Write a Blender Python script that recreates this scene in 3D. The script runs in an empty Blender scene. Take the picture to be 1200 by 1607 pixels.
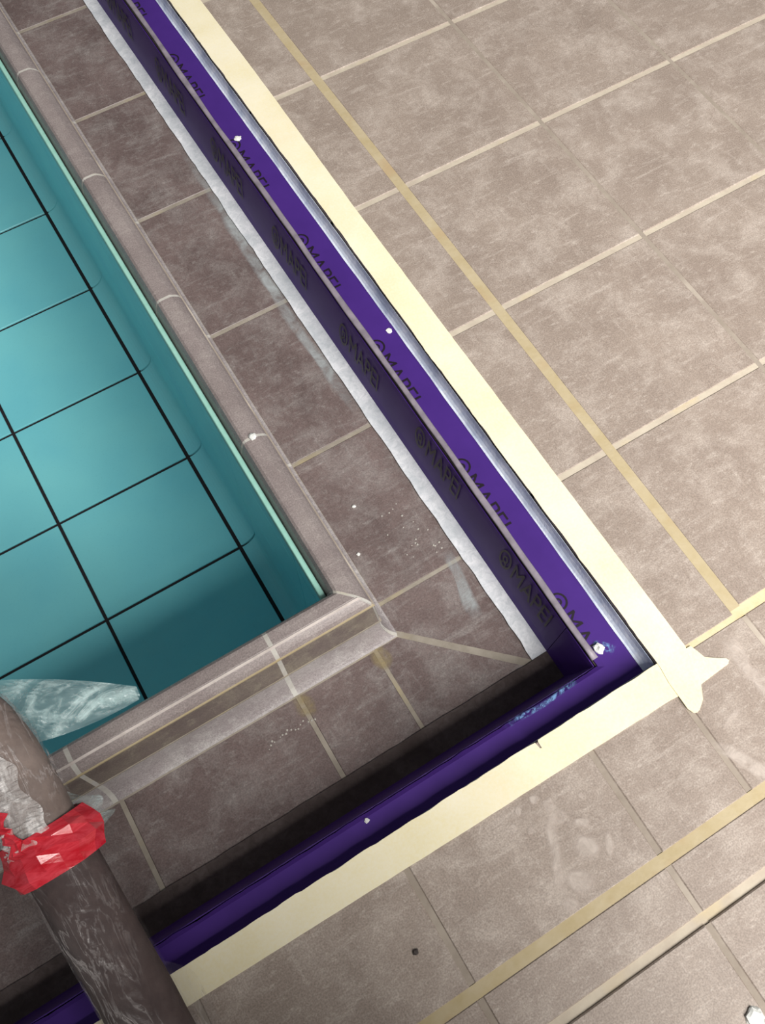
import bpy, bmesh, math, random
from mathutils import Vector, Matrix, noise as mnoise

random.seed(7)
S = 0.33                       # metres per deck-tile module; coordinates below are in modules
C = bpy.context.scene.collection
scene = bpy.context.scene

# ------------------------------------------------------------------ camera
cam_d = bpy.data.cameras.new('camera'); cam = bpy.data.objects.new('camera', cam_d); C.objects.link(cam)
cam_d.sensor_fit = 'VERTICAL'; cam_d.sensor_height = 24.0; cam_d.lens = 24.0 * 1400.0 / 1607.0
cam_d.clip_start = 0.02
Rm = ((0.85539912, 0.4762552, -0.20365), (-0.51796856, 0.78723406, -0.33462085), (0.00095529, 0.39171867, 0.92008454))
M4 = Matrix([list(Rm[i]) + [0] for i in range(3)] + [[0, 0, 0, 1]])
M4.translation = Vector((-2.05894, -0.16776, 4.0417)) * S
cam.matrix_world = M4
scene.camera = cam

# ------------------------------------------------------------------ light, world, exposure
world = bpy.data.worlds.new('sky'); scene.world = world; world.use_nodes = True
bg = world.node_tree.nodes['Background']
bg.inputs[0].default_value = (0.93, 0.96, 1.0, 1); bg.inputs[1].default_value = 0.12
def area(name, loc, target, size, sy, power, col):
    d = bpy.data.lights.new(name, 'AREA'); d.shape = 'RECTANGLE'; d.size = size; d.size_y = sy
    d.energy = power; d.color = col
    o = bpy.data.objects.new(name, d); C.objects.link(o)
    o.location = Vector(loc) * S
    o.rotation_euler = (Vector(target) * S - o.location).to_track_quat('-Z', 'Y').to_euler()
    return o
area('window_light', (-0.6, -8.6, 10.4), (-0.9, 1.6, 0), 2.8, 2.9, 565, (1.0, 0.965, 0.92))
scene.view_settings.view_transform = 'Standard'; scene.view_settings.look = 'None'
scene.view_settings.exposure = 0.0; scene.view_settings.gamma = 1.0
scene.view_settings.use_curve_mapping = False

# ------------------------------------------------------------------ material helpers
def lin(c):
    return tuple(((v / 255) / 12.92 if v / 255 <= 0.04045 else ((v / 255 + 0.055) / 1.055) ** 2.4) for v in c) + (1.0,)
class NB:
    def __init__(s, name):
        s.m = bpy.data.materials.new(name); s.m.use_nodes = True; s.t = s.m.node_tree
        s.p = s.t.nodes['Principled BSDF']; s.out = s.t.nodes['Material Output']
        s.pos = s.n('ShaderNodeNewGeometry').outputs['Position']
    def n(s, t, **kw):
        x = s.t.nodes.new(t)
        for k, v in kw.items(): setattr(x, k, v)
        return x
    def l(s, a, b): s.t.links.new(a, b)
    def vec(s, scale=(1, 1, 1), rot=(0, 0, 0), src=None):
        m = s.n('ShaderNodeMapping'); m.inputs['Scale'].default_value = scale; m.inputs['Rotation'].default_value = rot
        s.l(src or s.pos, m.inputs[0]); return m.outputs[0]
    def noise(s, scale, detail=4, rough=0.55, vec=None, dist=0.0):
        x = s.n('ShaderNodeTexNoise'); x.inputs['Scale'].default_value = scale; x.inputs['Detail'].default_value = detail
        x.inputs['Roughness'].default_value = rough; x.inputs['Distortion'].default_value = dist
        s.l(vec or s.pos, x.inputs['Vector']); return x.outputs['Fac']
    def ramp(s, f, stops):
        r = s.n('ShaderNodeValToRGB'); e = r.color_ramp.elements
        while len(e) < len(stops): e.new(0.5)
        for el, (p, c) in zip(e, stops):
            el.position = p; el.color = c if len(c) == 4 else tuple(c) + (1,)
        s.l(f, r.inputs[0]); return r.outputs[0]
    def mix(s, f, a, b, mode='MIX'):
        x = s.n('ShaderNodeMix', data_type='RGBA', blend_type=mode)
        for sock, v in ((x.inputs[0], f), (x.inputs[6], a), (x.inputs[7], b)):
            if hasattr(v, 'links'): s.l(v, sock)
            else: sock.default_value = v
        return x.outputs[2]
    def math(s, op, a, b=0.0):
        x = s.n('ShaderNodeMath', operation=op)
        for sock, v in zip(x.inputs, (a, b)):
            if hasattr(v, 'links'): s.l(v, sock)
            else: sock.default_value = v
        return x.outputs[0]
    def bump(s, h, strength=0.2, dist=0.002):
        b = s.n('ShaderNodeBump'); b.inputs['Strength'].default_value = strength; b.inputs['Distance'].default_value = dist
        s.l(h, b.inputs['Height']); s.l(b.outputs[0], s.p.inputs['Normal'])
    def fin(s, col, rough=0.5, spec=0.5):
        if hasattr(col, 'links'): s.l(col, s.p.inputs['Base Color'])
        else: s.p.inputs['Base Color'].default_value = col
        if hasattr(rough, 'links'): s.l(rough, s.p.inputs['Roughness'])
        else: s.p.inputs['Roughness'].default_value = rough
        s.p.inputs['Specular IOR Level'].default_value = spec
        return s.m
W4 = (1, 1, 1, 1); K4 = (0, 0, 0, 1)
def grey(v): return (v, v, v, 1)

def mat_tile(name, base, dark, dust, dust_amt, rough=0.55, seed=0.0):
    b = NB(name)
    v = b.vec((1, 1, 1)); 
    n1 = b.noise(7.0, 6, 0.6, v, 0.4)
    c = b.mix(b.ramp(n1, [(0.25, K4), (0.75, W4)]), dark, base)
    n2 = b.noise(13.0, 9, 0.74, b.vec((1, 1, 1), (0, 0, 0.9)), 0.25)              # dusty blotches
    m2 = b.ramp(n2, [(0.47, K4), (0.74, grey(dust_amt))])
    c = b.mix(m2, c, dust)
    n3 = b.noise(9.0, 6, 0.7, b.vec((1.0, 7.0, 1.0), (0, 0, 0.75)), 0.25)         # wiped streaks
    m3 = b.ramp(n3, [(0.55, K4), (0.72, grey(dust_amt * 0.75))])
    c = b.mix(m3, c, dust)
    n5 = b.noise(11.0, 5, 0.7, b.vec((8.0, 1.0, 1.0), (0, 0, 0.35)), 0.2)
    m5 = b.ramp(n5, [(0.58, K4), (0.74, grey(dust_amt * 0.5))])
    c = b.mix(m5, c, dust)
    n6 = b.noise(48.0, 7, 0.75, b.vec((1.0, 2.2, 1.0), (0, 0, 1.2)), 0.15)
    c = b.mix(b.ramp(n6, [(0.54, K4), (0.74, grey(dust_amt * 1.1))]), c, dust)
    n4 = b.noise(420.0, 2, 0.5)                                                # fine grain
    c = b.mix(0.22, c, b.ramp(n4, [(0.3, K4), (0.7, W4)]), 'OVERLAY')
    b.bump(b.noise(160.0, 3), 0.12, 0.001)
    return b.fin(c, b.ramp(n2, [(0.3, grey(rough - 0.1)), (0.7, grey(rough + 0.15))]), 0.45)

def mat_simple(name, col, rough=0.5, var=0.12, scale=60, spec=0.5, bump=0.1):
    b = NB(name)
    n = b.noise(scale, 5, 0.6)
    c = b.mix(var, col, b.ramp(n, [(0.3, K4), (0.7, W4)]), 'OVERLAY')
    if bump: b.bump(b.noise(scale * 4, 3), bump, 0.001)
    return b.fin(c, rough, spec)

MAT = {}
MAT['deck'] = mat_tile('deck_tile_glaze', lin((165, 151, 140)), lin((145, 131, 121)), lin((208, 197, 187)), 0.55, 0.5)
MAT['chan'] = mat_tile('channel_tile_glaze', lin((128, 113, 110)), lin((98, 84, 82)), lin((186, 184, 180)), 0.35, 0.42)
MAT['rim'] = mat_tile('rim_tile_glaze', lin((156, 145, 143)), lin((138, 127, 125)), lin((196, 188, 182)), 0.3, 0.36)
MAT['cove'] = mat_tile('cove_tile_glaze', lin((170, 162, 162)), lin((146, 138, 138)), lin((214, 212, 208)), 0.5, 0.36)
MAT['riser'] = mat_tile('riser_tile_glaze', lin((124, 112, 106)), lin((104, 92, 88)), lin((190, 184, 160)), 0.35, 0.4)
def mat_pool():
    b = NB('turquoise_pool_glaze')
    n = b.noise(300, 3, 0.6); n1 = b.noise(5, 3, 0.5)
    c = b.mix(b.ramp(n1, [(0.3, K4), (0.7, W4)]), lin((134, 226, 238)), lin((146, 236, 242)))
    c = b.mix(b.ramp(n, [(0.6, K4), (0.8, grey(0.35))]), c, lin((100, 190, 200)))
    return b.fin(c, 0.35, 0.35)
MAT['pool'] = mat_pool()
MAT['pool_edge'] = mat_simple('pale_turquoise_edge', lin((160, 214, 200)), 0.5)
MAT['pool_grout'] = mat_simple('black_pool_grout', lin((38, 30, 34)), 0.8)
def mat_yellow(name, a, c2, c3):
    b = NB(name)
    n = b.noise(22, 6, 0.65); n2 = b.noise(9, 3, 0.5)
    c = b.mix(b.ramp(n, [(0.35, K4), (0.65, W4)]), a, c2)
    c = b.mix(b.ramp(n2, [(0.56, K4), (0.7, grey(0.7))]), c, c3)
    b.bump(b.noise(120, 4), 0.3, 0.002)
    return b.fin(c, 0.85, 0.2)
MAT['g_yellow'] = mat_yellow('yellow_grout', lin((192, 178, 148)), lin((182, 166, 130)), lin((180, 150, 112)))
MAT['g_pale'] = mat_yellow('pale_grout', lin((202, 192, 174)), lin((188, 176, 160)), lin((210, 192, 150)))
MAT['g_cream'] = mat_yellow('cream_grout', lin((220, 206, 174)), lin((210, 192, 150)), lin((200, 150, 84)))
MAT['g_grey'] = mat_yellow('grey_grout', lin((166, 155, 143)), lin((152, 141, 129)), lin((206, 196, 182)))
MAT['g_chan'] = mat_yellow('channel_grout', lin((168, 160, 148)), lin((146, 138, 126)), lin((176, 162, 126)))
MAT['g_white'] = mat_yellow('white_grout', lin((206, 204, 198)), lin((186, 182, 174)), lin((200, 190, 162)))
MAT['g_glint'] = mat_yellow('painted_glint', lin((222, 212, 206)), lin((190, 180, 174)), lin((160, 148, 144)))  # pale colour carries the highlight on the rim arris
MAT['concrete'] = mat_simple('dark_screed', lin((92, 84, 82)), 0.9, 0.3)
def mat_masking():
    b = NB('cream_masking_tape')
    n = b.noise(9, 3, 0.5); n2 = b.noise(260, 3, 0.6)
    c = b.mix(b.ramp(n, [(0.35, K4), (0.65, W4)]), lin((242, 232, 196)), lin((248, 240, 212)))
    c = b.mix(0.12, c, b.ramp(n2, [(0.3, K4), (0.7, W4)]), 'OVERLAY')
    b.bump(b.noise(40, 4, 0.6, b.vec((1, 1, 1))), 0.12, 0.002)
    return b.fin(c, 0.6, 0.25)
MAT['masking'] = mat_masking()
def mat_purple(name, a, d):
    b = NB(name)
    n = b.noise(14, 4, 0.6)
    c = b.mix(b.ramp(n, [(0.3, K4), (0.7, W4)]), a, d)
    b.bump(b.noise(35, 3), 0.08, 0.002)
    return b.fin(c, 0.5, 0.22)
MAT['purple'] = mat_purple('purple_rubber_band', lin((66, 38, 118)), lin((72, 42, 126)))
def mat_fleece(name, a, d, e, amt):
    b = NB(name)
    n = b.noise(70, 8, 0.75, None, 0.8); n2 = b.noise(14, 5, 0.6)
    c = b.mix(b.ramp(n, [(0.36, W4), (0.62, K4)]), a, d)
    c = b.mix(b.ramp(n2, [(0.42, K4), (0.68, grey(amt))]), c, e)
    b.bump(b.noise(240, 4), 0.4, 0.002)
    return b.fin(c, 0.9, 0.2)
MAT['fleece'] = mat_fleece('white_fleece', lin((246, 248, 252)), lin((212, 217, 222)), lin((176, 186, 192)), 0.6)
MAT['fleece_b'] = mat_fleece('blue_white_fleece', lin((240, 246, 255)), lin((214, 226, 246)), lin((150, 164, 192)), 0.8)
MAT['fleece_shade'] = mat_fleece('shaded_fleece', lin((104, 94, 92)), lin((84, 74, 72)), lin((70, 60, 58)), 0.7)  # fleece darkened to carry the shadow on the near channel side
MAT['bead'] = mat_simple('grey_sealant', lin((142, 134, 144)), 0.45, 0.25, 40)
MAT['ink'] = mat_simple('dark_print_ink', lin((28, 18, 30)), 0.5, 0.0)
MAT['mortar'] = mat_simple('white_mortar', lin((232, 234, 230)), 0.85, 0.2, 80, 0.3, 0.4)
MAT['splash'] = mat_simple('pale_splash', lin((184, 180, 172)), 0.85)
MAT['stone'] = mat_simple('dark_grit', lin((70, 62, 60)), 0.8)
def mat_foam(name, c1, c2):
    b = NB(name)
    n = b.noise(30, 6, 0.7); n2 = b.noise(200, 3)
    c = b.mix(b.ramp(n, [(0.3, K4), (0.7, W4)]), c1, c2)
    b.bump(n2, 0.3, 0.002)
    return b.fin(c, 0.85, 0.2)
MAT['foam'] = mat_foam('brown_foam', lin((66, 54, 54)), lin((88, 74, 72)))
MAT['foam_lit'] = mat_foam('lit_brown_foam', lin((112, 98, 92)), lin((142, 126, 118)))  # foam colour lightened for the light and film gloss above the knot
def mat_film(name, lo, hi, scale=(1, 1, 1), rot=0.0, tint=(1, 1, 1, 1), nscale=40, rough=0.16, bst=0.5):
    b = NB(name)
    v = b.vec(scale, (0, 0, rot))
    n = b.noise(nscale, 6, 0.7, v, 1.5)
    a = b.ramp(n, [(0.48, grey(lo)), (0.70, grey(hi))])
    b.l(a, b.p.inputs['Alpha'])
    b.bump(n, bst, 0.006)
    return b.fin(tint, rough, 0.7)
def mat_wrap():
    b = NB('clear_stretch_film')
    v = b.vec((7.0, 1.2, 3.0), (0.3, 0, 0.95))
    n = b.noise(9, 5, 0.6, v, 0.8)
    lines = b.ramp(n, [(0.47, K4), (0.5, W4), (0.505, W4), (0.54, K4)])
    n2 = b.noise(7, 3, 0.5); patch = b.ramp(n2, [(0.42, grey(0.05)), (0.66, W4)])
    al = b.math('ADD', b.math('MULTIPLY', b.math('MULTIPLY', lines, patch), 0.5), b.math('MULTIPLY', patch, 0.10))
    b.l(b.math('ADD', al, 0.02), b.p.inputs['Alpha'])
    b.bump(n, 0.25, 0.004)
    return b.fin(lin((220, 212, 210)), 0.2, 0.7)
MAT['film'] = mat_wrap()
MAT['film_old'] = mat_film('clear_stretch_film', 0.03, 0.34, (4.0, 1.0, 2.0), 0.75, lin((225, 220, 218)), 14, 0.14, 0.3)
MAT['film_glare'] = mat_film('glare_white_film', 0.25, 1.0, (1.6, 1, 1), 0.4, lin((255, 252, 250)), 15, 0.35, 0.4)  # white colour and opacity stand in for glare on clear film
MAT['film_flap'] = mat_film('loose_clear_film', 0.13, 0.8, (1, 2.0, 1), 0.5, lin((214, 240, 240)), 13, 0.12, 0.5)
def mat_red():
    b = NB('red_plastic_tape')
    n = b.noise(34, 5, 0.6, b.vec((1, 3, 1), (0, 0, 0.6)), 1.0)
    c = b.mix(b.ramp(n, [(0.35, K4), (0.7, W4)]), lin((206, 30, 46)), lin((236, 78, 92)))
    b.bump(n, 0.25, 0.003)
    b.p.inputs['Transmission Weight'].default_value = 0.0
    return b.fin(c, 0.18, 0.7)
MAT['red'] = mat_red()
def mat_smear(name, col, lo, hi, scale=26, top=0.8):
    b = NB(name)
    n = b.noise(scale, 7, 0.7, None, 1.0)
    at = b.n('ShaderNodeAttribute', attribute_name='fade').outputs['Fac']
    a = b.math('MULTIPLY', b.ramp(n, [(lo, K4), (hi, grey(top))]), at)
    b.l(a, b.p.inputs['Alpha'])
    return b.fin(col, 0.85, 0.2)
MAT['dust'] = mat_smear('pale_dust', lin((226, 214, 204)), 0.25, 0.62, 40, 0.6)
MAT['haze'] = mat_smear('grey_cement_haze', lin((196, 204, 206)), 0.3, 0.7, 18, 0.75)
MAT['scuff'] = mat_smear('pale_blue_scuff', lin((132, 176, 228)), 0.45, 0.62, 70, 0.9)
MAT['ystain'] = mat_smear('yellow_grout_stain', lin((170, 154, 116)), 0.3, 0.7, 26, 0.7)

# ------------------------------------------------------------------ geometry helpers
def make(name, verts, faces, m, parent=None, label=None, cat=None, group=None, kind=None, smooth=False, fade=None, origin=None):
    vs = [Vector(v) * S for v in verts]
    if origin is None:
        lo = [min(v[i] for v in vs) for i in range(3)]; hi = [max(v[i] for v in vs) for i in range(3)]
        o0 = Vector(((lo[0] + hi[0]) / 2, (lo[1] + hi[1]) / 2, lo[2]))
    else: o0 = Vector(origin) * S
    me = bpy.data.meshes.new(name)
    me.from_pydata([tuple(v - o0) for v in vs], [], faces)
    bm = bmesh.new(); bm.from_mesh(me); bmesh.ops.recalc_face_normals(bm, faces=bm.faces) if fade is None else None; bm.to_mesh(me); bm.free()
    if m: me.materials.append(m)
    if smooth:
        for p in me.polygons: p.use_smooth = True
    if fade is not None:
        a = me.attributes.new('fade', 'FLOAT', 'POINT')
        for i, f in enumerate(fade): a.data[i].value = f
    o = bpy.data.objects.new(name, me); C.objects.link(o)
    place(o, o0, parent)
    tag(o, label, cat, group, kind)
    return o
def world_loc(o):
    l = Vector(o.location)
    while o.parent: o = o.parent; l += Vector(o.location)
    return l
def place(o, loc, parent):
    if parent: o.parent = parent; o.location = loc - world_loc(parent)
    else: o.location = loc
def tag(o, label=None, cat=None, group=None, kind=None):
    if label: o['label'] = label
    if cat: o['category'] = cat
    if group: o['group'] = group
    if kind: o['kind'] = kind
def empty(name, loc, label=None, cat=None, group=None, kind=None):
    o = bpy.data.objects.new(name, None); C.objects.link(o); o.location = Vector(loc) * S
    o.empty_display_size = 0.05
    tag(o, label, cat, group, kind); return o
def box_data(x0, x1, y0, y1, z0, z1, bev=0.0):
    if bev <= 0:
        v = [(x0, y0, z0), (x1, y0, z0), (x1, y1, z0), (x0, y1, z0), (x0, y0, z1), (x1, y0, z1), (x1, y1, z1), (x0, y1, z1)]
        f = [(3, 2, 1, 0), (4, 5, 6, 7), (0, 1, 5, 4), (1, 2, 6, 5), (2, 3, 7, 6), (3, 0, 4, 7)]
        return v, f
    b = bev
    v = [(x0, y0, z0), (x1, y0, z0), (x1, y1, z0), (x0, y1, z0),
         (x0, y0, z1 - b), (x1, y0, z1 - b), (x1, y1, z1 - b), (x0, y1, z1 - b),
         (x0 + b, y0 + b, z1), (x1 - b, y0 + b, z1), (x1 - b, y1 - b, z1), (x0 + b, y1 - b, z1)]
    f = [(3, 2, 1, 0), (8, 9, 10, 11)]
    for a in range(4):
        n = (a + 1) % 4
        f += [(a, n, n + 4, a + 4), (a + 4, n + 4, n + 8, a + 8)]
    return v, f
def join(*datas):
    V, F = [], []
    for v, f in datas:
        k = len(V); V += list(v); F += [tuple(i + k for i in q) for q in f]
    return V, F
def box(name, x0, x1, y0, y1, z0, z1, m, parent=None, bev=0.0, **kw):
    v, f = box_data(x0, x1, y0, y1, z0, z1, bev); return make(name, v, f, m, parent, **kw)
def prism_data(poly, z0, z1):
    n = len(poly)
    v = [(x, y, z0) for x, y in poly] + [(x, y, z1) for x, y in poly]
    f = [tuple(range(n - 1, -1, -1)), tuple(range(n, 2 * n))] + [(i, (i + 1) % n, (i + 1) % n + n, i + n) for i in range(n)]
    return v, f

EX = -0.475                     # deck edge of the long (right) side: x = EX; of the near side: y = 0
YT = 9.0; XL = -6.2             # where the two sides end, well outside the frame
def leg_R(prof, ya, yb):        # prof: list of (dR, dB, z) closed loop; ya/yb None = mitre
    n = len(prof)
    a = [(EX - d, (e if ya is None else ya), z) for d, e, z in prof]
    b = [(EX - d, (e if yb is None else yb), z) for d, e, z in prof]
    return loft(a, b)
def leg_B(prof, xa, xb):
    a = [((EX - d if xa is None else xa), e, z) for d, e, z in prof]
    b = [((EX - d if xb is None else xb), e, z) for d, e, z in prof]
    return loft(a, b)
def loft(a, b):
    n = len(a)
    f = [(i, (i + 1) % n, (i + 1) % n + n, i + n) for i in range(n)]
    f += [tuple(range(n - 1, -1, -1)), tuple(range(n, 2 * n))]
    return a + b, f

# ================================================================== pool basin (structure)
PZ = -2.5
XW = -1.575                     # face of the long pool wall
basin = make('pool_basin', *join(box_data(XL, -1.2, 0.6, YT, PZ - 0.4, PZ - 0.015),
                                 box_data(XW + 0.03, -1.2, 1.05, YT, PZ - 0.015, -0.53),
                                 box_data(XL, -1.2, 0.6, 1.05, PZ - 0.015, -0.53)), MAT['pool_grout'], kind='structure')
cove_x = -1.715
PX = [-6.2, -5.16, -4.01, -2.86, cove_x]
PY = [1.09, 1.61, 2.533, 3.453, 4.40, 5.41, 6.41, 7.50, 8.5, 9.0]
for i in range(len(PX) - 1):
    for j in range(len(PY) - 1):
        gx = 0.019 if PX[i + 1] == cove_x else 0.013
        box('floor_tile', PX[i] + 0.013, PX[i + 1] - gx, PY[j] + 0.012, PY[j + 1] - 0.012, PZ - 0.04, PZ, MAT['pool'], basin, 0.004)
# cove pieces along the foot of the long wall
for j in range(len(PY) - 1):
    y0, y1 = PY[j] + 0.008, PY[j + 1] - 0.008
    r = 0.13; n = 8
    arc = [(cove_x + 0.019, PZ)] + [(XW - r + r * math.sin(t), PZ + r - r * math.cos(t)) for t in [math.pi / 2 * k / n for k in range(n + 1)]]
    loop = arc + [(XW + 0.04, PZ + r), (XW + 0.04, PZ - 0.04), (cove_x + 0.019, PZ - 0.04)]
    a = [(x, y0, z) for x, z in loop]; b = [(x, y1, z) for x, z in loop]
    o = make('cove_tile', *loft(a, b), MAT['pool'], basin)
# wall tiles of the long wall
WZ = [PZ + 0.13, -1.75, -0.95, -0.16]
for k in range(3):
    for j in range(len(PY) - 1):
        box('wall_tile', XW, XW + 0.05, PY[j] + 0.003, PY[j + 1] - 0.003, WZ[k] + 0.006, WZ[k + 1] - 0.004, MAT['pool'], basin)
# near wall, below the near rim (faces away from the camera)
for k in range(3):
    for j in range(4):
        box('wall_tile', PX[j] + 0.006, (PX[j + 1] - 0.006 if j < 3 else XW - 0.002), 1.04, 1.088, WZ[k] + 0.006 - (0.12 if k == 0 else 0), WZ[k + 1] - 0.004, MAT['pool'], basin)
# pale edging strip under the rim of the long wall
box('edge_strip', -1.633, -1.606, 1.10, YT, -0.18, -0.10, MAT['pool_edge'], basin, 0.004)

# ================================================================== overflow channel body (structure)
body = [(0.0, 0.0, -0.03), (0.0, 0.0, -0.12), (0.212, 0.137, -0.12), (0.246, 0.196, -0.52), (0.90, 0.87, -0.52), (0.955, 0.925, -0.31), (0.985, 0.955, -0.07),
        (1.12, 1.09, -0.16), (1.12, 1.09, -0.53), (-0.05, -0.05, -0.53), (-0.05, -0.05, -0.03)]
chan = make('overflow_channel', *join(leg_R(body, None, YT), leg_B(body, XL, None)), MAT['concrete'], kind='structure')
TZ = -0.5
# floor tiles of the channel, long side
RY = [1.035, 1.99, 3.0, 4.03, 5.03, 6.03, 7.03, 8.03, 9.0]
def poly_tile(name, poly, z0, z1, m, parent):
    return make(name, *prism_data(poly, z0, z1), m, parent)
for j in range(len(RY) - 1):
    box('channel_tile', EX - 0.872, EX - 0.30, RY[j] + 0.011, RY[j + 1] - 0.011, -0.53, TZ, MAT['chan'], chan, 0.005)
# corner tiles, cut on the diagonal
g = 0.010
poly_tile('channel_tile', [(-1.345, 0.842 + 3 * g), (-1.345, 1.024), (-0.775, 1.024), (-0.775, 0.30 + 3 * g)], -0.53, TZ, MAT['chan'], chan)
poly_tile('channel_tile', [(-1.48, 0.838), (-1.48, 0.29), (-0.775 - 2 * g, 0.29), (-1.347 - g, 0.838)], -0.53, TZ, MAT['chan'], chan)
BX = [-1.49, -1.95, -2.93, -3.91, -4.89, -5.87, -6.2]
for j in range(len(BX) - 1):
    box('channel_tile', BX[j + 1] + 0.011, BX[j] - 0.011, 0.29, 0.836, -0.53, TZ, MAT['chan'], chan, 0.005)
# grout in the channel joints
for j in range(1, len(RY)):
    box('grout_joint', EX - 0.872, EX - 0.33, RY[j - 1] - 0.012, RY[j - 1] + 0.012, -0.53, TZ - 0.002, MAT['g_chan'], chan)
for x in BX[:-1]:
    box('grout_joint', x - 0.012, x + 0.012, 0.36, 0.836, -0.53, TZ - 0.002, MAT['g_chan'], chan)
make('grout_joint', *prism_data([(-1.375, 0.835), (-1.340, 0.885), (-0.775, 0.345), (-0.80, 0.29)], -0.53, TZ - 0.002), MAT['g_chan'], chan)
# joint along the foot of the cove
jl = [(0.868, 0.832, -0.53), (0.868, 0.832, TZ - 0.001), (0.880, 0.846, TZ + 0.002), (0.880, 0.846, -0.53)]
make('grout_joint', *join(leg_R(jl, None, YT), leg_B(jl, XL, None)), MAT['g_chan'], chan)

# ================================================================== pool rim: three courses of shaped tile (structure)
rim = empty('pool_rim', (-1.53, 1.03, 0), kind='structure')
o_ = 0.03
def P(l): return [(d + o_, d, z) for d, z in l]
nose = P([(1.098, -0.15), (1.093, -0.10), (1.082, -0.045), (1.069, -0.013), (1.056, -0.002), (1.04, 0.0), (0.995, 0.0), (0.983, -0.004), (0.972, -0.011), (0.960, -0.020),
          (0.948, -0.030), (0.939, -0.043), (0.934, -0.055), (0.96, -0.055), (0.97, -0.068)])
ris = P([(0.930, -0.066), (0.908, -0.292), (0.935, -0.30), (0.957, -0.066)])
cv = []
for k in range(9):
    t = k / 8.0; a = math.pi / 2 * t
    cv.append((0.908 - 0.066 * (1 - math.cos(a)) * 0.9 - 0.008 * t, -0.302 - 0.196 * math.sin(a)))
cov = P(cv + [(0.88, -0.52), (0.94, -0.31)])
RN = [None, 2.0, 3.01, 4.02, 5.02, 6.02, 7.02, 8.02, 9.0]
for nm, prof, mm, offs in (('rim_tile', nose, 'rim', 0.0), ('riser_tile', ris, 'riser', 0.0), ('cove_tile', cov, 'cove', 0.0)):
    for j in range(len(RN) - 1):
        gap = 0.008
        ya = RN[j]
        if ya is None:
            p2 = [(d, e + 0.012, z) for d, e, z in prof]
            make(nm, *leg_R(p2, None, RN[1] - gap), MAT[mm], rim)
        else: make(nm, *leg_R(prof, ya + gap, RN[j + 1] - gap), MAT[mm], rim)
    BN = [None, -1.955, -2.955, -3.955, -4.955, -5.955, -6.2]
    for j in range(len(BN) - 1):
        gap = 0.011
        if BN[j] is None:
            p2 = [(d + 0.006, e, z) for d, e, z in prof]
            make(nm, *leg_B(p2, BN[1] + gap, None), MAT[mm], rim)
        else: make(nm, *leg_B(prof, BN[j + 1] + gap, BN[j] - gap), MAT[mm], rim)
def inset(prof, s, sh=0.0):
    cx = sum(p[1] for p in prof) / len(prof); cz = sum(p[2] for p in prof) / len(prof)
    return [(o_ + cx + (p[1] - cx) * s, cx + (p[1] - cx) * s, cz + (p[2] - cz) * s) for p in prof]
for prof in (nose, ris, cov):
    q = inset(prof, 0.985)
    for y in [v for v in RN if v]: make('grout_joint', *leg_R(q, y - 0.01, y + 0.01), MAT['g_white'], rim)
    for x in [v for v in BN if v]: make('grout_joint', *leg_B(q, x - 0.013, x + 0.013), MAT['g_white'], rim)
    qq = [(d, e + 0.02, z) for d, e, z in q]; a = [(EX - d, e + 0.016, z) for d, e, z in q]; b = [(EX - d - 0.008, e - 0.004, z) for d, e, z in q]
    make('grout_joint', *loft(a, b), MAT['g_white'], rim)
# painted highlight: pale strip standing for the bright glint along the rim arris
q = P([(0.988, -0.010), (0.988, 0.0012), (0.981, -0.002), (0.976, -0.010)])
make('glint_line', *leg_B(q, XL, None), MAT['g_glint'], rim)
# yellowish line between rim and riser, pale line between riser and cove
for (d0, z0, mm) in ((0.931, -0.060, 'g_yellow'), (0.9075, -0.297, 'g_chan')):
    q = P([(d0 - 0.003, z0 - 0.007), (d0 - 0.003, z0 + 0.007), (d0 + 0.012, z0 + 0.007), (d0 + 0.012, z0 - 0.007)])
    make('grout_joint', *leg_R(q, None, YT), MAT['g_grey'], rim)
    make('grout_joint', *leg_B(q, XL, None), MAT[mm], rim)

# ================================================================== pool deck (structure)
deck = make('pool_deck', *join(box_data(EX, 4.6, -3.2, YT, -0.53, -0.03), box_data(XL, EX, -3.2, 0.0, -0.53, -0.03)), MAT['concrete'], kind='structure')
DX = [EX, 0.0, 0.987, 1.98, 2.97, 3.96, 4.6]; DXg = {0.0: 0.027, 0.987: 0.011, 1.98: 0.011, 2.97: 0.011, 3.96: 0.011}
DY = [0.0, 1.0, 2.0, 3.0, 4.0, 5.0, 6.0, 7.0, 8.0, 9.0]; DYg = {0.0: 0.024, 9.0: 0.0}
for i in range(len(DX) - 1):
    for j in range(len(DY) - 1):
        x0 = DX[i] + DXg.get(DX[i], 0.0); x1 = DX[i + 1] - DXg.get(DX[i + 1], 0.0)
        y0 = DY[j] + DYg.get(DY[j], 0.015); y1 = DY[j + 1] - DYg.get(DY[j + 1], 0.015)
        if DX[i] == EX and DY[j] == 0.0: y0 = 0.0
        box('deck_tile', x0, x1, y0, y1, -0.045, random.uniform(-0.0012, 0.0), MAT['deck'], deck, 0.005)
NY = [(0.0, -0.68, 0.0, 0.026), (-0.68, -0.943, 0.026, 0.022), (-0.943, -1.93, 0.022, 0.015), (-1.93, -2.92, 0.015, 0.015)]
NX = [4.6, 3.96, 2.97, 1.98, 0.987, 0.012, -0.482, -0.973, -1.925, -2.90, -3.88, -4.86, -5.84, -6.2]
for (ya, yb, ga, gb) in NY:
    for i in range(len(NX) - 1):
        if NX[i] == -0.482 and ya != 0.0: continue
        nx1 = NX[i + 1]
        if NX[i] == 0.012 and ya != 0.0: nx1 = -0.973
        top = ya - ga
        if ya == 0.0 and NX[i] > EX: top = -0.024
        gx = 0.013
        box('deck_tile', nx1 + gx, NX[i] - gx, yb + gb, top, -0.045, random.uniform(-0.0012, 0.0), MAT['deck'], deck, 0.005)
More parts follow.
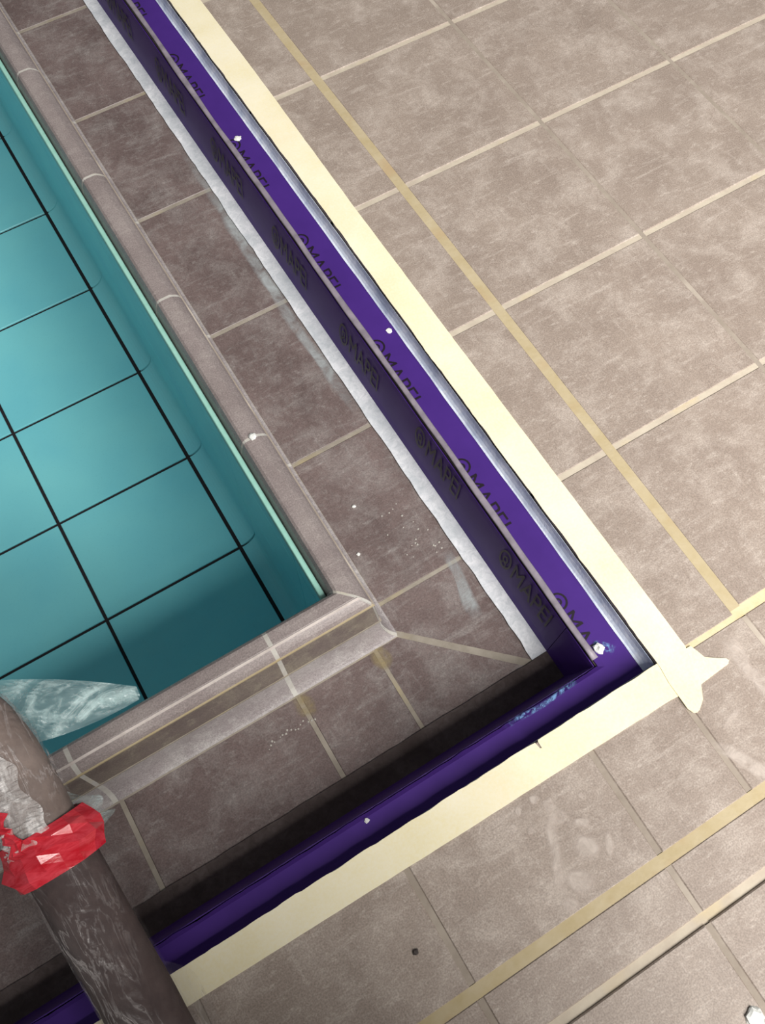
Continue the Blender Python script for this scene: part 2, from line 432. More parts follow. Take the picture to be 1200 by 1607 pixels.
# unseen wall added to block the key light and shade the near left channel
box('shade_blocker', -9.0, -1.15, -3.1, -2.6, -0.03, 5.7, mat_simple('blocker_surface', lin((200, 194, 186)), 0.9), kind='structure')
def joint(x0, x1, y0, y1, m, z=-0.006):
    box('grout_joint', x0, x1, y0, y1, -0.04, z, MAT[m], deck)
joint(-0.029, 0.029, 0.02, YT, 'g_yellow', -0.003)
for x in DX[2:-1]: joint(x - 0.013, x + 0.013, 0.02, YT, 'g_grey', -0.004)
for y in DY[1:-1]:
    joint(EX + 0.10, -0.028, y - 0.016, y + 0.016, 'g_pale', -0.005)
    joint(0.028, 4.6, y - 0.016, y + 0.016, 'g_pale', -0.005)
joint(EX + 0.02, 4.6, -0.026, 0.026, 'g_cream', -0.004)
joint(XL, 4.6, -0.68 - 0.028, -0.68 + 0.028, 'g_yellow', -0.004)
joint(XL, 4.6, -0.943 - 0.024, -0.943 + 0.024, 'g_pale', -0.014)
joint(XL, 4.6, -1.93 - 0.016, -1.93 + 0.016, 'g_pale', -0.006)
for x in NX[1:-1]:
    joint(x - 0.014, x + 0.014, -0.65, -0.03 if x > EX else -0.002, 'g_grey', -0.006)
    if x == -0.482: continue
    joint(x - 0.014, x + 0.014, -0.92, -0.71, 'g_grey', -0.006)
    joint(x - 0.014, x + 0.014, -1.91, -0.968, 'g_grey', -0.006)
    joint(x - 0.014, x + 0.014, -3.0, -1.95, 'g_grey', -0.006)

# ================================================================== purple sealing tape
def strip_profile(pts, th):     # pts: (dR,dB,z) open line, thickened downward/outward by normal
    out = []
    n = len(pts)
    for i in range(n):
        a = pts[max(i - 1, 0)]; b = pts[min(i + 1, n - 1)]
        tx, tz = b[0] - a[0], b[2] - a[2]; L = math.hypot(tx, tz) or 1
        nx, nz = -tz / L, tx / L     # left normal
        out.append((pts[i][0] + nx * th, pts[i][1] + nx * th, pts[i][2] + nz * th))
    return list(pts) + out[::-1]
def uneven_strip(prof_pts, th, side, a0, a1, n, jit, seed, name, m, parent, jit_idx=(-1,)):
    """thin band along one side whose chosen profile ends wander"""
    V, F = [], []
    closed_n = len(prof_pts) * 2
    for k in range(n + 1):
        t = k / n
        pts = []
        for i, (d, e, z) in enumerate(prof_pts):
            j = 0.0
            if (i - len(prof_pts)) in jit_idx or i in jit_idx:
                q = mnoise.noise((seed + k * 0.31, i * 3.1, 0.5)) + 0.5 * mnoise.noise((seed + k * 1.3, i * 2.1, 1.5))
                j = q * jit
            pts.append((d + j, e + j, z))
        ring = strip_profile(pts, th)
        for d, e, z in ring:
            if side == 'R':
                ys = e if a0 is None else a0
                V.append((EX - d, ys + (a1 - ys) * t, z))
            else:
                xs = (EX - d) if a0 is None else a0
                V.append((xs + (a1 - xs) * t, e, z))
    for k in range(n):
        for i in range(closed_n):
            a = k * closed_n + i; b = k * closed_n + (i + 1) % closed_n
            F.append((a, b, b + closed_n, a + closed_n))
    F.append(tuple(range(closed_n - 1, -1, -1))); F.append(tuple(range(n * closed_n, (n + 1) * closed_n)))
    return make(name, V, F, m, parent)

# print: emblem and word, one shared mesh
def print_mesh():
    cu = bpy.data.curves.new('word', 'FONT'); cu.body = 'MAPEI'; cu.size = 1.0; cu.extrude = 0.0
    tmp = bpy.data.objects.new('word', cu); C.objects.link(tmp)
    dg = bpy.context.evaluated_depsgraph_get(); dg.update()
    me = bpy.data.meshes.new_from_object(tmp.evaluated_get(dg))
    xs = [v.co.x for v in me.vertices]; ys = [v.co.y for v in me.vertices]
    x0, x1, y0, y1 = min(xs), max(xs), min(ys), max(ys)
    V = [(0.115 + (v.co.x - x0) / (x1 - x0) * 0.315, (v.co.y - y0) / (y1 - y0) * 0.082, 0) for v in me.vertices]
    F = [tuple(p.vertices) for p in me.polygons]
    bpy.data.objects.remove(tmp); bpy.data.curves.remove(cu); bpy.data.meshes.remove(me)
    def ring(cx, cy, r0, r1, n=20, a0=0.0, a1=2 * math.pi):
        k = len(V)
        for i in range(n + 1):
            a = a0 + (a1 - a0) * i / n
            V.append((cx + r0 * math.cos(a), cy + r0 * math.sin(a), 0)); V.append((cx + r1 * math.cos(a), cy + r1 * math.sin(a), 0))
        for i in range(n): F.append((k + 2 * i, k + 2 * i + 1, k + 2 * i + 3, k + 2 * i + 2))
    ring(0.047, 0.041, 0.036, 0.046)
    ring(0.047, 0.041, 0.010, 0.019, 12)
    for dx in (-0.017, 0.017):
        k = len(V); V.extend([(0.047 + dx - 0.004, 0.010, 0), (0.047 + dx + 0.004, 0.010, 0), (0.047 + dx * 0.5 + 0.004, 0.032, 0), (0.047 + dx * 0.5 - 0.004, 0.032, 0)]); F.append((k, k + 1, k + 2, k + 3))
    m = bpy.data.meshes.new('logo_print'); m.from_pydata([tuple(Vector(v) * S) for v in V], [], F); m.materials.append(MAT['ink'])
    return m
PM = print_mesh()
def cut_mesh():
    m = PM.copy(); bm = bmesh.new(); bm.from_mesh(m)
    bmesh.ops.bisect_plane(bm, geom=bm.verts[:] + bm.edges[:] + bm.faces[:], plane_co=(0, 0.044 * S, 0), plane_no=(0, 1, 0), clear_inner=True)
    bm.to_mesh(m); bm.free(); return m
def short_mesh():
    m = PMC.copy(); bm = bmesh.new(); bm.from_mesh(m)
    bmesh.ops.bisect_plane(bm, geom=bm.verts[:] + bm.edges[:] + bm.faces[:], plane_co=(0.30 * S, 0, 0), plane_no=(1, 0, 0), clear_outer=True)
    bm.to_mesh(m); bm.free(); return m
PMC = cut_mesh()           # lower half of the lettering lies under the sealant
def add_print(parent, origin, xdir, ydir, sc=1.0, mesh=None):
    o = bpy.data.objects.new('logo_print', mesh or PM); C.objects.link(o)
    x = Vector(xdir).normalized(); y = Vector(ydir).normalized(); z = x.cross(y)
    rot = Matrix((x, y, z)).transposed()
    o.rotation_euler = rot.to_euler(); o.scale = (sc, sc, sc)
    place(o, Vector(origin) * S, parent)
    return o

LZ = -0.108
ledgeR = empty('sealing_tape', (EX - 0.1, 4.0, -0.12), 'bright purple printed sealing band lying on the ledge below the long deck edge', 'sealing tape')
uneven_strip([(0.034, 0.012, LZ + 0.003), (0.05, 0.03, LZ), (0.10, 0.08, LZ), (0.18, 0.12, LZ), (0.206, 0.136, LZ - 0.006)], 0.007, 'R', None, YT, 90, 0.003, 1.0, 'band', MAT['purple'], ledgeR, (0,))
FL = [(0.004, 0.009, -0.028), (0.009, 0.009, -0.055), (0.018, 0.009, -0.080), (0.030, 0.010, LZ + 0.012), (0.040, 0.012, LZ + 0.0075)]
uneven_strip(FL, 0.004, 'R', None, YT, 120, 0.004, 4.0, 'fleece_border', MAT['fleece_b'], ledgeR, (-1,))
for k in range(10):
    y = 0.522 + 0.851 * k
    add_print(ledgeR, (EX - 0.228, y + 0.02, LZ + 0.0082), (0, -1, 0), (1, 0, 0), 1.03, PMC if k else short_mesh())
WPR = [(0.218, 0.146, LZ - 0.012), (0.223, 0.155, -0.16), (0.235, 0.175, -0.30), (0.248, 0.198, -0.43), (0.256, 0.212, -0.488)]
wallR = empty('sealing_tape', (EX - 0.24, 4.0, -0.51), 'darker purple printed sealing band on the upright face with a white fleece border', 'sealing tape')
uneven_strip([(0.218, 0.146, LZ - 0.012), (0.223, 0.155, -0.16), (0.235, 0.175, -0.30), (0.248, 0.198, -0.43), (0.256, 0.212, -0.488)], 0.005, 'R', 0.372, YT, 90, 0.0, 2.0, 'band', MAT['purple'], wallR)
uneven_strip([(0.250, 0.205, -0.4925), (0.30, 0.28, -0.4925), (0.350, 0.365, -0.4925)], 0.006, 'R', 0.372, YT, 160, 0.009, 3.0, 'fleece_border', MAT['fleece'], wallR, (-1,))
for k in range(10):
    y = 0.884 + 0.818 * k
    zc = -0.335 + (0.02 if k < 2 else -0.035)
    d = 0.223 + 0.086 * (-0.16 - zc)
    add_print(wallR, (EX - d - 0.0105, y, zc), (0, -1, 0), (0.086, 0, 1), 1.0).scale = (1.0, 2.0, 1.0)
ledgeB = empty('sealing_tape', (-3.0, 0.08, -0.12), 'bright purple sealing band on the ledge below the near deck edge', 'sealing tape')
uneven_strip([(0.030, 0.009, LZ + 0.003), (0.05, 0.03, LZ), (0.10, 0.08, LZ), (0.185, 0.124, LZ), (0.208, 0.140, LZ - 0.008)], 0.007, 'B', None, XL, 260, 0.004, 5.0, 'band', MAT['purple'], ledgeB, (-1,))
uneven_strip([(d, 0.004, z) for d, e, z in FL], 0.004, 'B', None, XL, 40, 0.0, 6.0, 'fleece_border', MAT['fleece_b'], ledgeB)
wallB = empty('sealing_tape', (-3.0, 0.2, -0.51), 'shaded sealing band with fleece border along the near side of the channel floor', 'sealing tape')
uneven_strip([(0.218, 0.146, LZ - 0.012), (0.223, 0.155, -0.16), (0.235, 0.175, -0.30), (0.248, 0.198, -0.43), (0.256, 0.212, -0.488)], 0.005, 'B', None, XL, 30, 0.0, 7.0, 'band', MAT['purple'], wallB)
uneven_strip([(0.250, 0.205, -0.4925), (0.30, 0.28, -0.4925), (0.350, 0.365, -0.4925)], 0.006, 'B', None, XL, 120, 0.006, 8.0, 'fleece_border', MAT['fleece_shade'], wallB, (-1,))

uneven_strip(WPR, 0.005, 'R', None, 0.369, 3, 0.0, 7.0, 'band', MAT['purple'], wallB)
uneven_strip([(0.250, 0.205, -0.4925), (0.30, 0.28, -0.4925), (0.350, 0.362, -0.4925)], 0.006, 'R', None, 0.369, 3, 0.0, 8.0, 'fleece_border', MAT['fleece_shade'], wallB)  # corner turn of the fleece, with the same shadow in its colour
# grey sealant bead along the ledge arris
V, F = [], []; nb, ns = 140, 8
for k in range(nb + 1):
    y = 0.175 + (YT - 0.175) * k / nb
    wob = 0.010 * mnoise.noise((y * 0.9, 2.2, 0)) + 0.005 * mnoise.noise((y * 3.1, 5.2, 0))
    w = 0.0175 * (1 + 0.25 * mnoise.noise((y * 2.3, 9.1, 0)))
    for i in range(ns):
        a = 2 * math.pi * i / ns
        V.append((EX - 0.203 + wob + w * math.cos(a) * 1.0, y, LZ + 0.0155 + 0.008 * math.sin(a)))
for k in range(nb):
    for i in range(ns): F.append((k * ns + i, k * ns + (i + 1) % ns, (k + 1) * ns + (i + 1) % ns, (k + 1) * ns + i))
F += [tuple(range(ns - 1, -1, -1)), tuple(range(nb * ns, nb * ns + ns))]
make('sealant_bead', V, F, MAT['bead'], None, 'thin grey sealant line running between the two purple bands', 'sealant', smooth=True)

# ================================================================== cream masking tape on the deck edges
def ragged(pts, amp, seed, step=0.02):
    out = []
    for i in range(len(pts) - 1):
        a = Vector(pts[i]); b = Vector(pts[i + 1]); L = (b - a).length; n = max(1, int(L / step))
        for k in range(n):
            p = a.lerp(b, k / n); nrm = Vector((-(b - a).y, (b - a).x)) / (L or 1)
            q = mnoise.noise((p.x * 9 + seed, p.y * 9, 0)) + 0.6 * mnoise.noise((p.x * 31 + seed, p.y * 31, 3))
            p = p + nrm * q * amp; out.append((p.x, p.y))
    return out
def tape(name, left, right_rev, z0, z1, label):
    poly = left + right_rev
    n = len(poly)
    from mathutils.geometry import delaunay_2d_cdt
    pv, pe, pf, _, _, _ = delaunay_2d_cdt([Vector(p) for p in poly], [(i, (i + 1) % n) for i in range(n)], [], 1, 1e-6)
    nv = len(pv)
    VV = [(p.x, p.y, z0) for p in pv] + [(p.x, p.y, z1 + 0.0012 * mnoise.noise((p.x * 6, p.y * 6, 7))) for p in pv]
    F = [tuple(i + nv for i in f) for f in pf] + [tuple(reversed(f)) for f in pf]
    from collections import Counter
    cnt = Counter(tuple(sorted((f[k], f[(k + 1) % len(f)]))) for f in pf for k in range(len(f)))
    for f in pf:
        for k in range(len(f)):
            a, b = f[k], f[(k + 1) % len(f)]
            if cnt[tuple(sorted((a, b)))] == 1: F.append((a, b, b + nv, a + nv))
    return make(name, VV, F, MAT['masking'], None, label, 'masking tape')
inner = ragged([(EX - 0.003, YT), (EX - 0.006, 4.0), (EX - 0.002, 3.0), (EX - 0.010, 1.8), (EX - 0.004, 0.0)], 0.004, 1.0, 0.03)
endR = [(EX - 0.004, -0.02), (-0.490, -0.10), (-0.490, -0.173), (-0.491, -0.233), (-0.479, -0.262), (-0.465, -0.268), (-0.448, -0.264), (-0.405, -0.235), (-0.371, -0.181), (-0.345, -0.10), (-0.325, -0.02)]
outer = ragged([(-0.318, 0.0), (-0.318, 3.0), (-0.303, 4.2), (-0.312, YT)], 0.0015, 9.0, 0.05)
tape('masking_tape', inner + endR, outer, 0.0042, 0.0085, 'long cream masking tape strip along the deck edge beside the purple bands')
innB = ragged([(XL, 0.012), (-3.0, 0.010), (-1.17, 0.004)], 0.005, 3.0, 0.03) + [(-1.163, 0.0), (-1.158, -0.03), (-1.150, -0.034), (-1.149, -0.004)] + ragged([(-1.145, 0.004), (-0.49, 0.002)], 0.004, 5.0, 0.03)
endB = [(-0.44, 0.0), (-0.336, -0.010), (-0.296, -0.012), (-0.284, -0.046), (-0.273, -0.086), (-0.23, -0.118), (-0.193, -0.141), (-0.186, -0.156), (-0.20, -0.168), (-0.289, -0.173), (-0.371, -0.178), (-0.45, -0.172), (-0.516, -0.164)]
outB = ragged([(-0.53, -0.163), (-0.717, -0.160), (-1.6, -0.150), (-2.89, -0.128), (XL, -0.12)], 0.0015, 7.0, 0.05)
tape('masking_tape', innB + endB, outB, 0.0005, 0.0040, 'cream masking tape strip along the near deck edge, torn to a point at the corner')

# ================================================================== wrapped handrail
ctrl = [(-3.0, -0.62, 0.02), (-3.0, -0.60, 0.12), (-3.0, -0.42, 0.235), (-3.0, -0.2, 0.31), (-3.0, 0.0, 0.381), (-3.0, 0.25, 0.471), (-3.0, 0.488, 0.557), (-3.0, 0.66, 0.612), (-3.0, 0.825, 0.664),
        (-3.01, 0.97, 0.705), (-3.06, 1.12, 0.735), (-3.18, 1.23, 0.75), (-3.38, 1.28, 0.75), (-3.9, 1.29, 0.75), (-4.4, 1.28, 0.75), (-4.6, 1.2, 0.74), (-4.68, 1.0, 0.70), (-4.7, 0.5, 0.557), (-4.7, 0.0, 0.381), (-4.7, -0.42, 0.235), (-4.7, -0.60, 0.12), (-4.7, -0.62, 0.02)]
def catmull(pts, n=10):
    P_ = [Vector(p) for p in pts]; P_ = [P_[0] * 2 - P_[1]] + P_ + [P_[-1] * 2 - P_[-2]]
    out = []
    for i in range(1, len(P_) - 2):
        for k in range(n):
            t = k / n
            out.append(0.5 * (2 * P_[i] + (P_[i + 1] - P_[i - 1]) * t + (2 * P_[i - 1] - 5 * P_[i] + 4 * P_[i + 1] - P_[i + 2]) * t * t + (3 * P_[i] - P_[i - 1] - 3 * P_[i + 1] + P_[i + 2]) * t ** 3))
    out.append(P_[-2]); return out
path = catmull(ctrl, 10)
def frames(pts):
    fr = []; up = Vector((0, 0, 1))
    prev = None
    for i, p in enumerate(pts):
        t = (pts[min(i + 1, len(pts) - 1)] - pts[max(i - 1, 0)]).normalized()
        s = t.cross(up)
        if s.length < 0.15: s = prev if prev is not None else Vector((1, 0, 0))
        s = (s - t * s.dot(t)).normalized(); prev = s
        fr.append((p, t, s, s.cross(t).normalized()))
    return fr
def tube_data(pts, rad, nseg=28, close=True):
    """rad(i, angle) -> radius"""
    fr = frames(pts); V, F = [], []
    for i, (p, t, s, u) in enumerate(fr):
        for k in range(nseg):
            a = 2 * math.pi * k / nseg; r = rad(i, a)
            V.append(tuple(p + s * (math.cos(a) * r) + u * (math.sin(a) * r)))
    for i in range(len(fr) - 1):
        for k in range(nseg): F.append((i * nseg + k, i * nseg + (k + 1) % nseg, (i + 1) * nseg + (k + 1) % nseg, (i + 1) * nseg + k))
    if close: F += [tuple(range(nseg - 1, -1, -1)), tuple(range((len(fr) - 1) * nseg, len(fr) * nseg))]
    return V, F
rail = empty('handrail', (-3.0, -0.62, 0.0), 'foam padded handrail wrapped in clear plastic film, bound with red tape', 'handrail')
make('rail_tube', *tube_data(path, lambda i, a: 0.065, 16), mat_simple('dull_steel', lin((150, 150, 152)), 0.3), rail, smooth=True)
def flange(x):
    pts = [Vector((x, -0.62, 0.0)), Vector((x, -0.62, 0.012)), Vector((x, -0.62, 0.022))]
    make('base_flange', *tube_data(pts, lambda i, a: (0.15, 0.15, 0.12)[i], 24), mat_simple('flange_steel', lin((150, 150, 152)), 0.3), rail)
flange(-3.0); flange(-4.7)
i_knot = min(range(len(path)), key=lambda i: abs(path[i].y - 0.585) + abs(path[i].x + 3.0) * 5)
R0 = 0.131
def foam_r(seed, base):
    return lambda i, a: base * (1 + 0.03 * mnoise.noise((math.cos(a) * 1.5 + seed, math.sin(a) * 1.5, i * 0.10)))
lowp = path[12:i_knot + 1]; upp = path[i_knot:150]
make('foam_sleeve', *tube_data(lowp, foam_r(1, R0), 32), MAT['foam'], rail, smooth=True, label='dark brown foam sleeve below the red tape')
make('foam_sleeve', *tube_data(upp, foam_r(5, R0 * 0.97), 32), MAT['foam_lit'], rail, smooth=True, label='foam sleeve above the red tape')
def fine(pts, m):
    out = []
    for i in range(len(pts) - 1):
        for k in range(m): out.append(pts[i].lerp(pts[i + 1], k / m))
    out.append(pts[-1]); return out
def film_r(seed, base, amp, fs):
    def r(i, a):
        h = a * 1.0 + i * 0.05
        return base + amp * (abs(mnoise.noise((math.cos(a) * fs + seed, math.sin(a) * fs, i * 0.12 + math.cos(a) * 1.2))) * 1.6)
    return r
make('film_wrap', *tube_data(fine(lowp, 3), film_r(11, R0 + 0.006, 0.005, 2.0), 64, False), MAT['film'], rail)
make('film_wrap', *tube_data(fine(upp[:45], 4), film_r(23, R0 + 0.004, 0.007, 2.2), 56, False), MAT['film'], rail)
# red tape bound round the rail: crumpled collar and a strip running up the sleeve
kp = path[i_knot]; fr = frames(path)[i_knot]
kn = [kp + fr[1] * (-0.085 + 0.034 * k) for k in range(6)]
def red_r(i, a):
    e = math.sqrt(max(0.0, 1 - abs(i - 2.5) / 2.9))
    side = abs(math.cos(a)) ** 4
    h = random.Random(int(a * 100) * 31 + i * 7 + 5).uniform(-1, 1)
    return R0 + 0.012 + 0.018 * e + 0.030 * side * e + 0.017 * h
red = make('red_tape', *tube_data(kn, red_r, 15, False), MAT['red'], rail, label='crumpled red plastic tape collar')
V, F = [], []
n = 16
ppts = path[i_knot + 2: i_knot + 2 + n]; pf = frames(path)[i_knot + 2: i_knot + 2 + n]
for k, (p, t, s, u) in enumerate(pf):
    c = 2.05 + 0.25 * mnoise.noise((k * 0.5, 0, 0)) + 0.012 * k
    w = 0.20 + 0.12 * mnoise.noise((k * 0.6, 4, 0))
    for q in range(5):
        a = c + w * (q - 2) / 2; r = R0 + 0.026 + 0.012 * mnoise.noise((k * 1.1, q * 1.3, 2))
        V.append(tuple(p + s * math.cos(a) * r + u * math.sin(a) * r))
for k in range(n - 1):
    for q in range(4): F.append((k * 5 + q, k * 5 + q + 1, (k + 1) * 5 + q + 1, (k + 1) * 5 + q))
make('tape_tail', V, F, MAT['red'], red)

V, F = [], []
gp = frames(fine(path[i_knot + 2: i_knot + 30], 3)); gn = len(gp)
for k, (p, t, s, u) in enumerate(gp):
    for q in range(15):
        a = 1.15 + 0.25 * (k / gn) + 1.5 * q / 14 + 0.18 * mnoise.noise((k * 0.07, q * 0.15, 6)); r = R0 + 0.014 + 0.022 * abs(mnoise.noise((k * 0.33, q * 0.5, 1)))
        V.append(tuple(p + s * math.cos(a) * r + u * math.sin(a) * r))
for k in range(gn - 1):
    for q in range(14): F.append((k * 15 + q, k * 15 + q + 1, (k + 1) * 15 + q + 1, (k + 1) * 15 + q))
make('crumpled_film', V, F, MAT['film_glare'], rail, label='crumpled film with painted white glare')

# loose film: pointed crumpled bag over the pool and a torn skirt at the foot
def sheet(name, outline_fn, nu, nv, m, parent, amp, seed, fs):
    V, F = [], []
    for i in range(nu + 1):
        for j in range(nv + 1):
            p = Vector(outline_fn(i / nu, j / nv))
            a = amp * math.sin(math.pi * min(1, max(0, j / nv))) ** 0.3
            p.z += a * (mnoise.noise((p.x * fs + seed, p.y * fs, seed)) + 0.6 * abs(mnoise.noise((p.x * fs * 2.7 + seed, p.y * fs * 2.7, 3))))
            V.append(tuple(p))
    for i in range(nu):
        for j in range(nv): F.append((i * (nv + 1) + j, i * (nv + 1) + j + 1, (i + 1) * (nv + 1) + j + 1, (i + 1) * (nv + 1) + j))
    return make(name, V, F, m, parent)
tip = Vector((-2.508, 0.968, 0.47))
def bag(top):
    def f(u, v):
        A = Vector((-3.16, 1.35, 0.60)); B = Vector((-3.02, 0.99, 0.60))
        base = A.lerp(B, v)
        mid_a = Vector((-2.82, 1.235, 0.53)); mid_b = Vector((-2.80, 0.915, 0.53))
        mid = mid_a.lerp(mid_b, v)
        t2a = tip + Vector((0, 0.022, 0)); t2b = tip - Vector((0.012, 0.03, 0)); t = t2a.lerp(t2b, v)
        p = base * (1 - u) ** 2 + mid * 2 * u * (1 - u) * 1.0 + t * u * u
        p.z += top * 0.05 * math.sin(math.pi * v) * (1 - 0.6 * u)
        return p
    return f
sheet('film_bag', bag(1), 40, 18, MAT['film_flap'], rail, 0.05, 3.0, 7.0)
sheet('film_bag', bag(-1), 30, 12, MAT['film_flap'], rail, 0.04, 8.0, 6.0)
def skirt(u, v):
    a = Vector((-2.885, 0.06, 0.33)).lerp(Vector((-2.96, -0.40, 0.26)), u)
    b = Vector((-2.865, -0.13, 0.035)).lerp(Vector((-2.80, -0.45, 0.02)), u)
    c = a.lerp(b, v); c.x += 0.05 * math.sin(math.pi * v); return c
sheet('film_skirt', skirt, 16, 14, MAT['film'], rail, 0.03, 5.0, 9.0)
def wisp(u, v):
    a = Vector((-2.885, 0.74, 0.62)).lerp(Vector((-2.89, 0.55, 0.565)), u)
    w = 0.14 * math.sin(math.pi * u) * (0.7 + 0.6 * mnoise.noise((u * 5, 1, 1)))
    return a + Vector((w * v, -0.01 * v, -0.10 * v))
sheet('film_wisp', wisp, 18, 10, MAT['film_flap'], rail, 0.04, 9.0, 16.0)

# ================================================================== small loose things and marks
def lump(name, loc, r, m, label, cat, seed, flat=0.6, group=None):
    bm = bmesh.new(); bmesh.ops.create_icosphere(bm, subdivisions=2, radius=1.0)
    V = []
    for v in bm.verts:
        c = v.co * (1 + 0.45 * mnoise.noise(v.co * 1.7 + Vector((seed, 0, 0))))
        V.append((loc[0] + c.x * r, loc[1] + c.y * r, loc[2] + (max(c.z, -0.5) + 0.5) * r * flat))
    F = [tuple(v.index for v in f.verts) for f in bm.faces]; bm.free()
    return make(name, V, F, m, None, label, cat, group)
lump('mortar_lump', (-0.632, 0.205, LZ + 0.006), 0.026, MAT['mortar'], 'white mortar lump on the inner corner of the purple ledge', 'mortar lump', 1.0)
lump('mortar_chip', (-1.965, 0.112, LZ + 0.006), 0.011, MAT['mortar'], 'small white chip on the purple band below the near deck edge', 'chip', 2.0)
lump('mortar_drop', (-0.548, 2.25, LZ + 0.006), 0.018, MAT['scuff'] if False else MAT['mortar'], 'pale drop on the bright purple band near its fleece border', 'drop', 3.0, 0.25)
lump('mortar_drop', (-0.611, 3.93, LZ + 0.006), 0.022, MAT['mortar'], 'pale flake on the bright purple band beside the grey sealant line', 'drop', 4.0, 0.25)
lump('stone_grit', (-2.057, -0.432, 0.0), 0.012, MAT['stone'], 'tiny dark stone lying on the near deck tile', 'stone', 5.0)
lump('paper_scrap', (-1.03, -1.325, 0.0), 0.040, MAT['mortar'], 'white scrap on the deck at the bottom right', 'scrap', 6.0, 0.3)
lump('mortar_crumb', (-1.173, 1.594, TZ), 0.010, MAT['mortar'], 'white crumb in the middle of the channel tile nearest the corner', 'crumb', 7.0)
lump('mortar_crumb', (-1.295, 1.338, TZ), 0.010, MAT['mortar'], 'white crumb on the channel tile beside the rim corner', 'crumb', 8.0)
lump('grout_blob', (-1.515, 2.0, 0.003), 0.020, MAT['mortar'], 'white grout blob left on the rim tile joint', 'grout blob', 9.0, 0.5)
rnd = random.Random(3)
for k in range(26):       # scattered splashes on the corner channel tiles
    x = rnd.gauss(-0.97, 0.07); y = rnd.gauss(1.30, 0.15)
    if not (-1.30 < x < -0.86 and 1.06 < y < 1.9): continue
    lump('mortar_splash', (x, y, TZ), rnd.uniform(0.003, 0.006), MAT['splash'], 'tiny white mortar splash on the channel tile beside the fleece near the corner', 'splash', 20.0 + k, 0.5, 'mortar splashes on the corner channel tile')
for k in range(16):
    t = k / 15
    lump('mortar_splash', (-2.20 + 0.27 * t + rnd.gauss(0, 0.004), 0.69 + 0.012 * math.sin(3 * t) + rnd.gauss(0, 0.006), TZ), rnd.uniform(0.003, 0.006), MAT['splash'], 'tiny white mortar splash in a line on the near channel tile', 'splash', 60.0 + k, 0.4, 'line of mortar splashes on the near channel tile')

def blob(name, cx, cy, rx, ry, rot, z, m, parent, seed):
    V = [(cx, cy, z)]; fade = [1.0]; n = 22
    for ring, fd in ((0.6, 1.0), (1.0, 0.0)):
        for k in range(n):
            a = 2 * math.pi * k / n; q = 1 + 0.22 * mnoise.noise((math.cos(a) * 1.4 + seed, math.sin(a) * 1.4, seed))
            x = rx * ring * q * math.cos(a); y = ry * ring * q * math.sin(a)
            V.append((cx + x * math.cos(rot) - y * math.sin(rot), cy + x * math.sin(rot) + y * math.cos(rot), z)); fade.append(fd)
    F = [(0, 1 + k, 1 + (k + 1) % n) for k in range(n)] + [(1 + k, 1 + n + k, 1 + n + (k + 1) % n, 1 + (k + 1) % n) for k in range(n)]
    return make(name, V, F, m, parent, fade=fade)
def smear(name, pts, w, z, m, parent=None, label=None, cat=None, group=None):
    pts = catmull([(x, y, z) for x, y in pts], 8); V, F, fade = [], [], []
    L = len(pts)
    for i, p in enumerate(pts):
        t = (pts[min(i + 1, L - 1)] - pts[max(i - 1, 0)]).normalized(); nrm = Vector((-t.y, t.x, 0))
        e = min(1.0, 5 * min(i, L - 1 - i) / L + 0.0)
        for q, fd in ((-1, 0), (-0.45, 1), (0.45, 1), (1, 0)):
            V.append(tuple(p + nrm * (w * q * (0.8 + 0.5 * mnoise.noise((p.x * 5, p.y * 5, q)))))); fade.append(fd * e)
    for i in range(L - 1):
        for q in range(3): F.append((i * 4 + q, (i + 1) * 4 + q, (i + 1) * 4 + q + 1, i * 4 + q + 1))
    return make(name, V, F, m, parent, label, cat, group, fade=fade)
shoe = empty('shoe_print', (-1.28, -0.42, 0.0015), 'pale dusty shoe print on the deck tile below the near masking tape', 'shoe print')
ax = math.radians(30)
for k, (x, y, rx, ry) in enumerate([(-1.258, -0.308, .045, .034), (-1.224, -0.468, .064, .060), (-1.182, -0.377, .044, .022), (-1.137, -0.509, .020, .055), (-1.326, -0.562, .070, .056),
                                    (-1.448, -0.246, .019, .023), (-1.390, -0.292, .019, .019), (-1.392, -0.2, .017, .023), (-1.305, -0.195, .026, .022), (-1.267, -0.249, .032, .034), (-1.121, -0.287, .015, .015), (-1.415, -0.616, .038, .030)]):
    blob('dust_patch', x, y, rx, ry, -ax, 0.0016 + 0.00005 * k, MAT['dust'], shoe, k * 1.7)
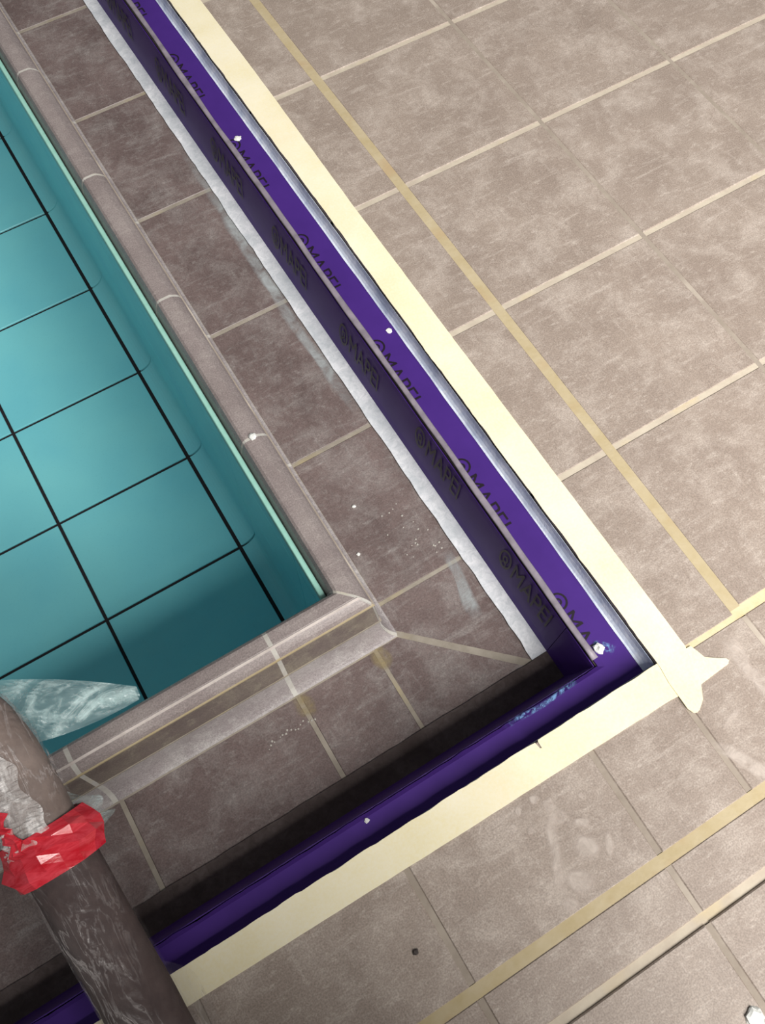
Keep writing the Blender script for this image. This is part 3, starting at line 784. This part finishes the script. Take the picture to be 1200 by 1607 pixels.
smear('dust_patch', [(-1.262, -0.285), (-1.31, -0.33), (-1.345, -0.40), (-1.40, -0.50), (-1.43, -0.58)], 0.034, 0.0024, MAT['dust'], shoe)
for pts, w, lb in (([(-0.15, -0.03), (-0.131, -0.119), (-0.15, -0.225), (-0.132, -0.287), (-0.113, -0.387), (-0.05, -0.52)], 0.055, 'pale dust swirl on the deck right of the torn tape corner'),
                   ([(-0.52, -0.40), (-0.447, -0.48), (-0.425, -0.535), (-0.373, -0.625), (-0.31, -0.66)], 0.05, 'pale dust swipe on the deck just above the yellow joint'),
                   ([(-0.40, -0.40), (-0.383, -0.379), (-0.337, -0.364), (-0.288, -0.356)], 0.022, 'short curved dust mark below the torn tape corner')):
    smear('dust_mark', pts, w, 0.0022, MAT['dust'], None, lb, 'dust mark')
smear('cement_haze', [(-0.825, 4.6), (-0.84, 3.8), (-0.85, 3.5), (-0.86, 3.1), (-0.875, 2.76), (-0.86, 2.4), (-0.85, 2.1)], 0.05, TZ + 0.0015, MAT['haze'], None, 'grey cement haze on the channel tiles beside the white fleece', 'cement haze')
smear('cement_haze', [(-0.87, 1.12), (-0.90, 0.95), (-0.93, 0.82), (-0.94, 0.70)], 0.05, TZ + 0.0015, MAT['haze'], None, 'grey cement haze on the corner channel tile', 'cement haze')
for (x, y, lb) in ((-1.485, 0.79, 'yellowish grout stain on the near channel tile by the rim corner'), (-1.94, 0.78, 'yellowish grout stain at the second near channel joint')):
    o = blob('grout_stain', x, y, 0.06, 0.075, 0.2, TZ + 0.002, MAT['ystain'], None, x * 3); tag(o, lb, 'stain')
smear('paint_scuff', [(-0.80, 0.135), (-0.885, 0.132), (-1.002, 0.122), (-1.12, 0.130), (-1.22, 0.134)], 0.018, LZ + 0.0085, MAT['scuff'], None, 'pale blue scuff along the near purple band by the corner', 'scuff')
smear('paint_scuff', [(-0.57, 0.16), (-0.60, 0.20), (-0.64, 0.24)], 0.03, LZ + 0.0085, MAT['scuff'], None, 'pale blue scuff around the white mortar lump', 'scuff')
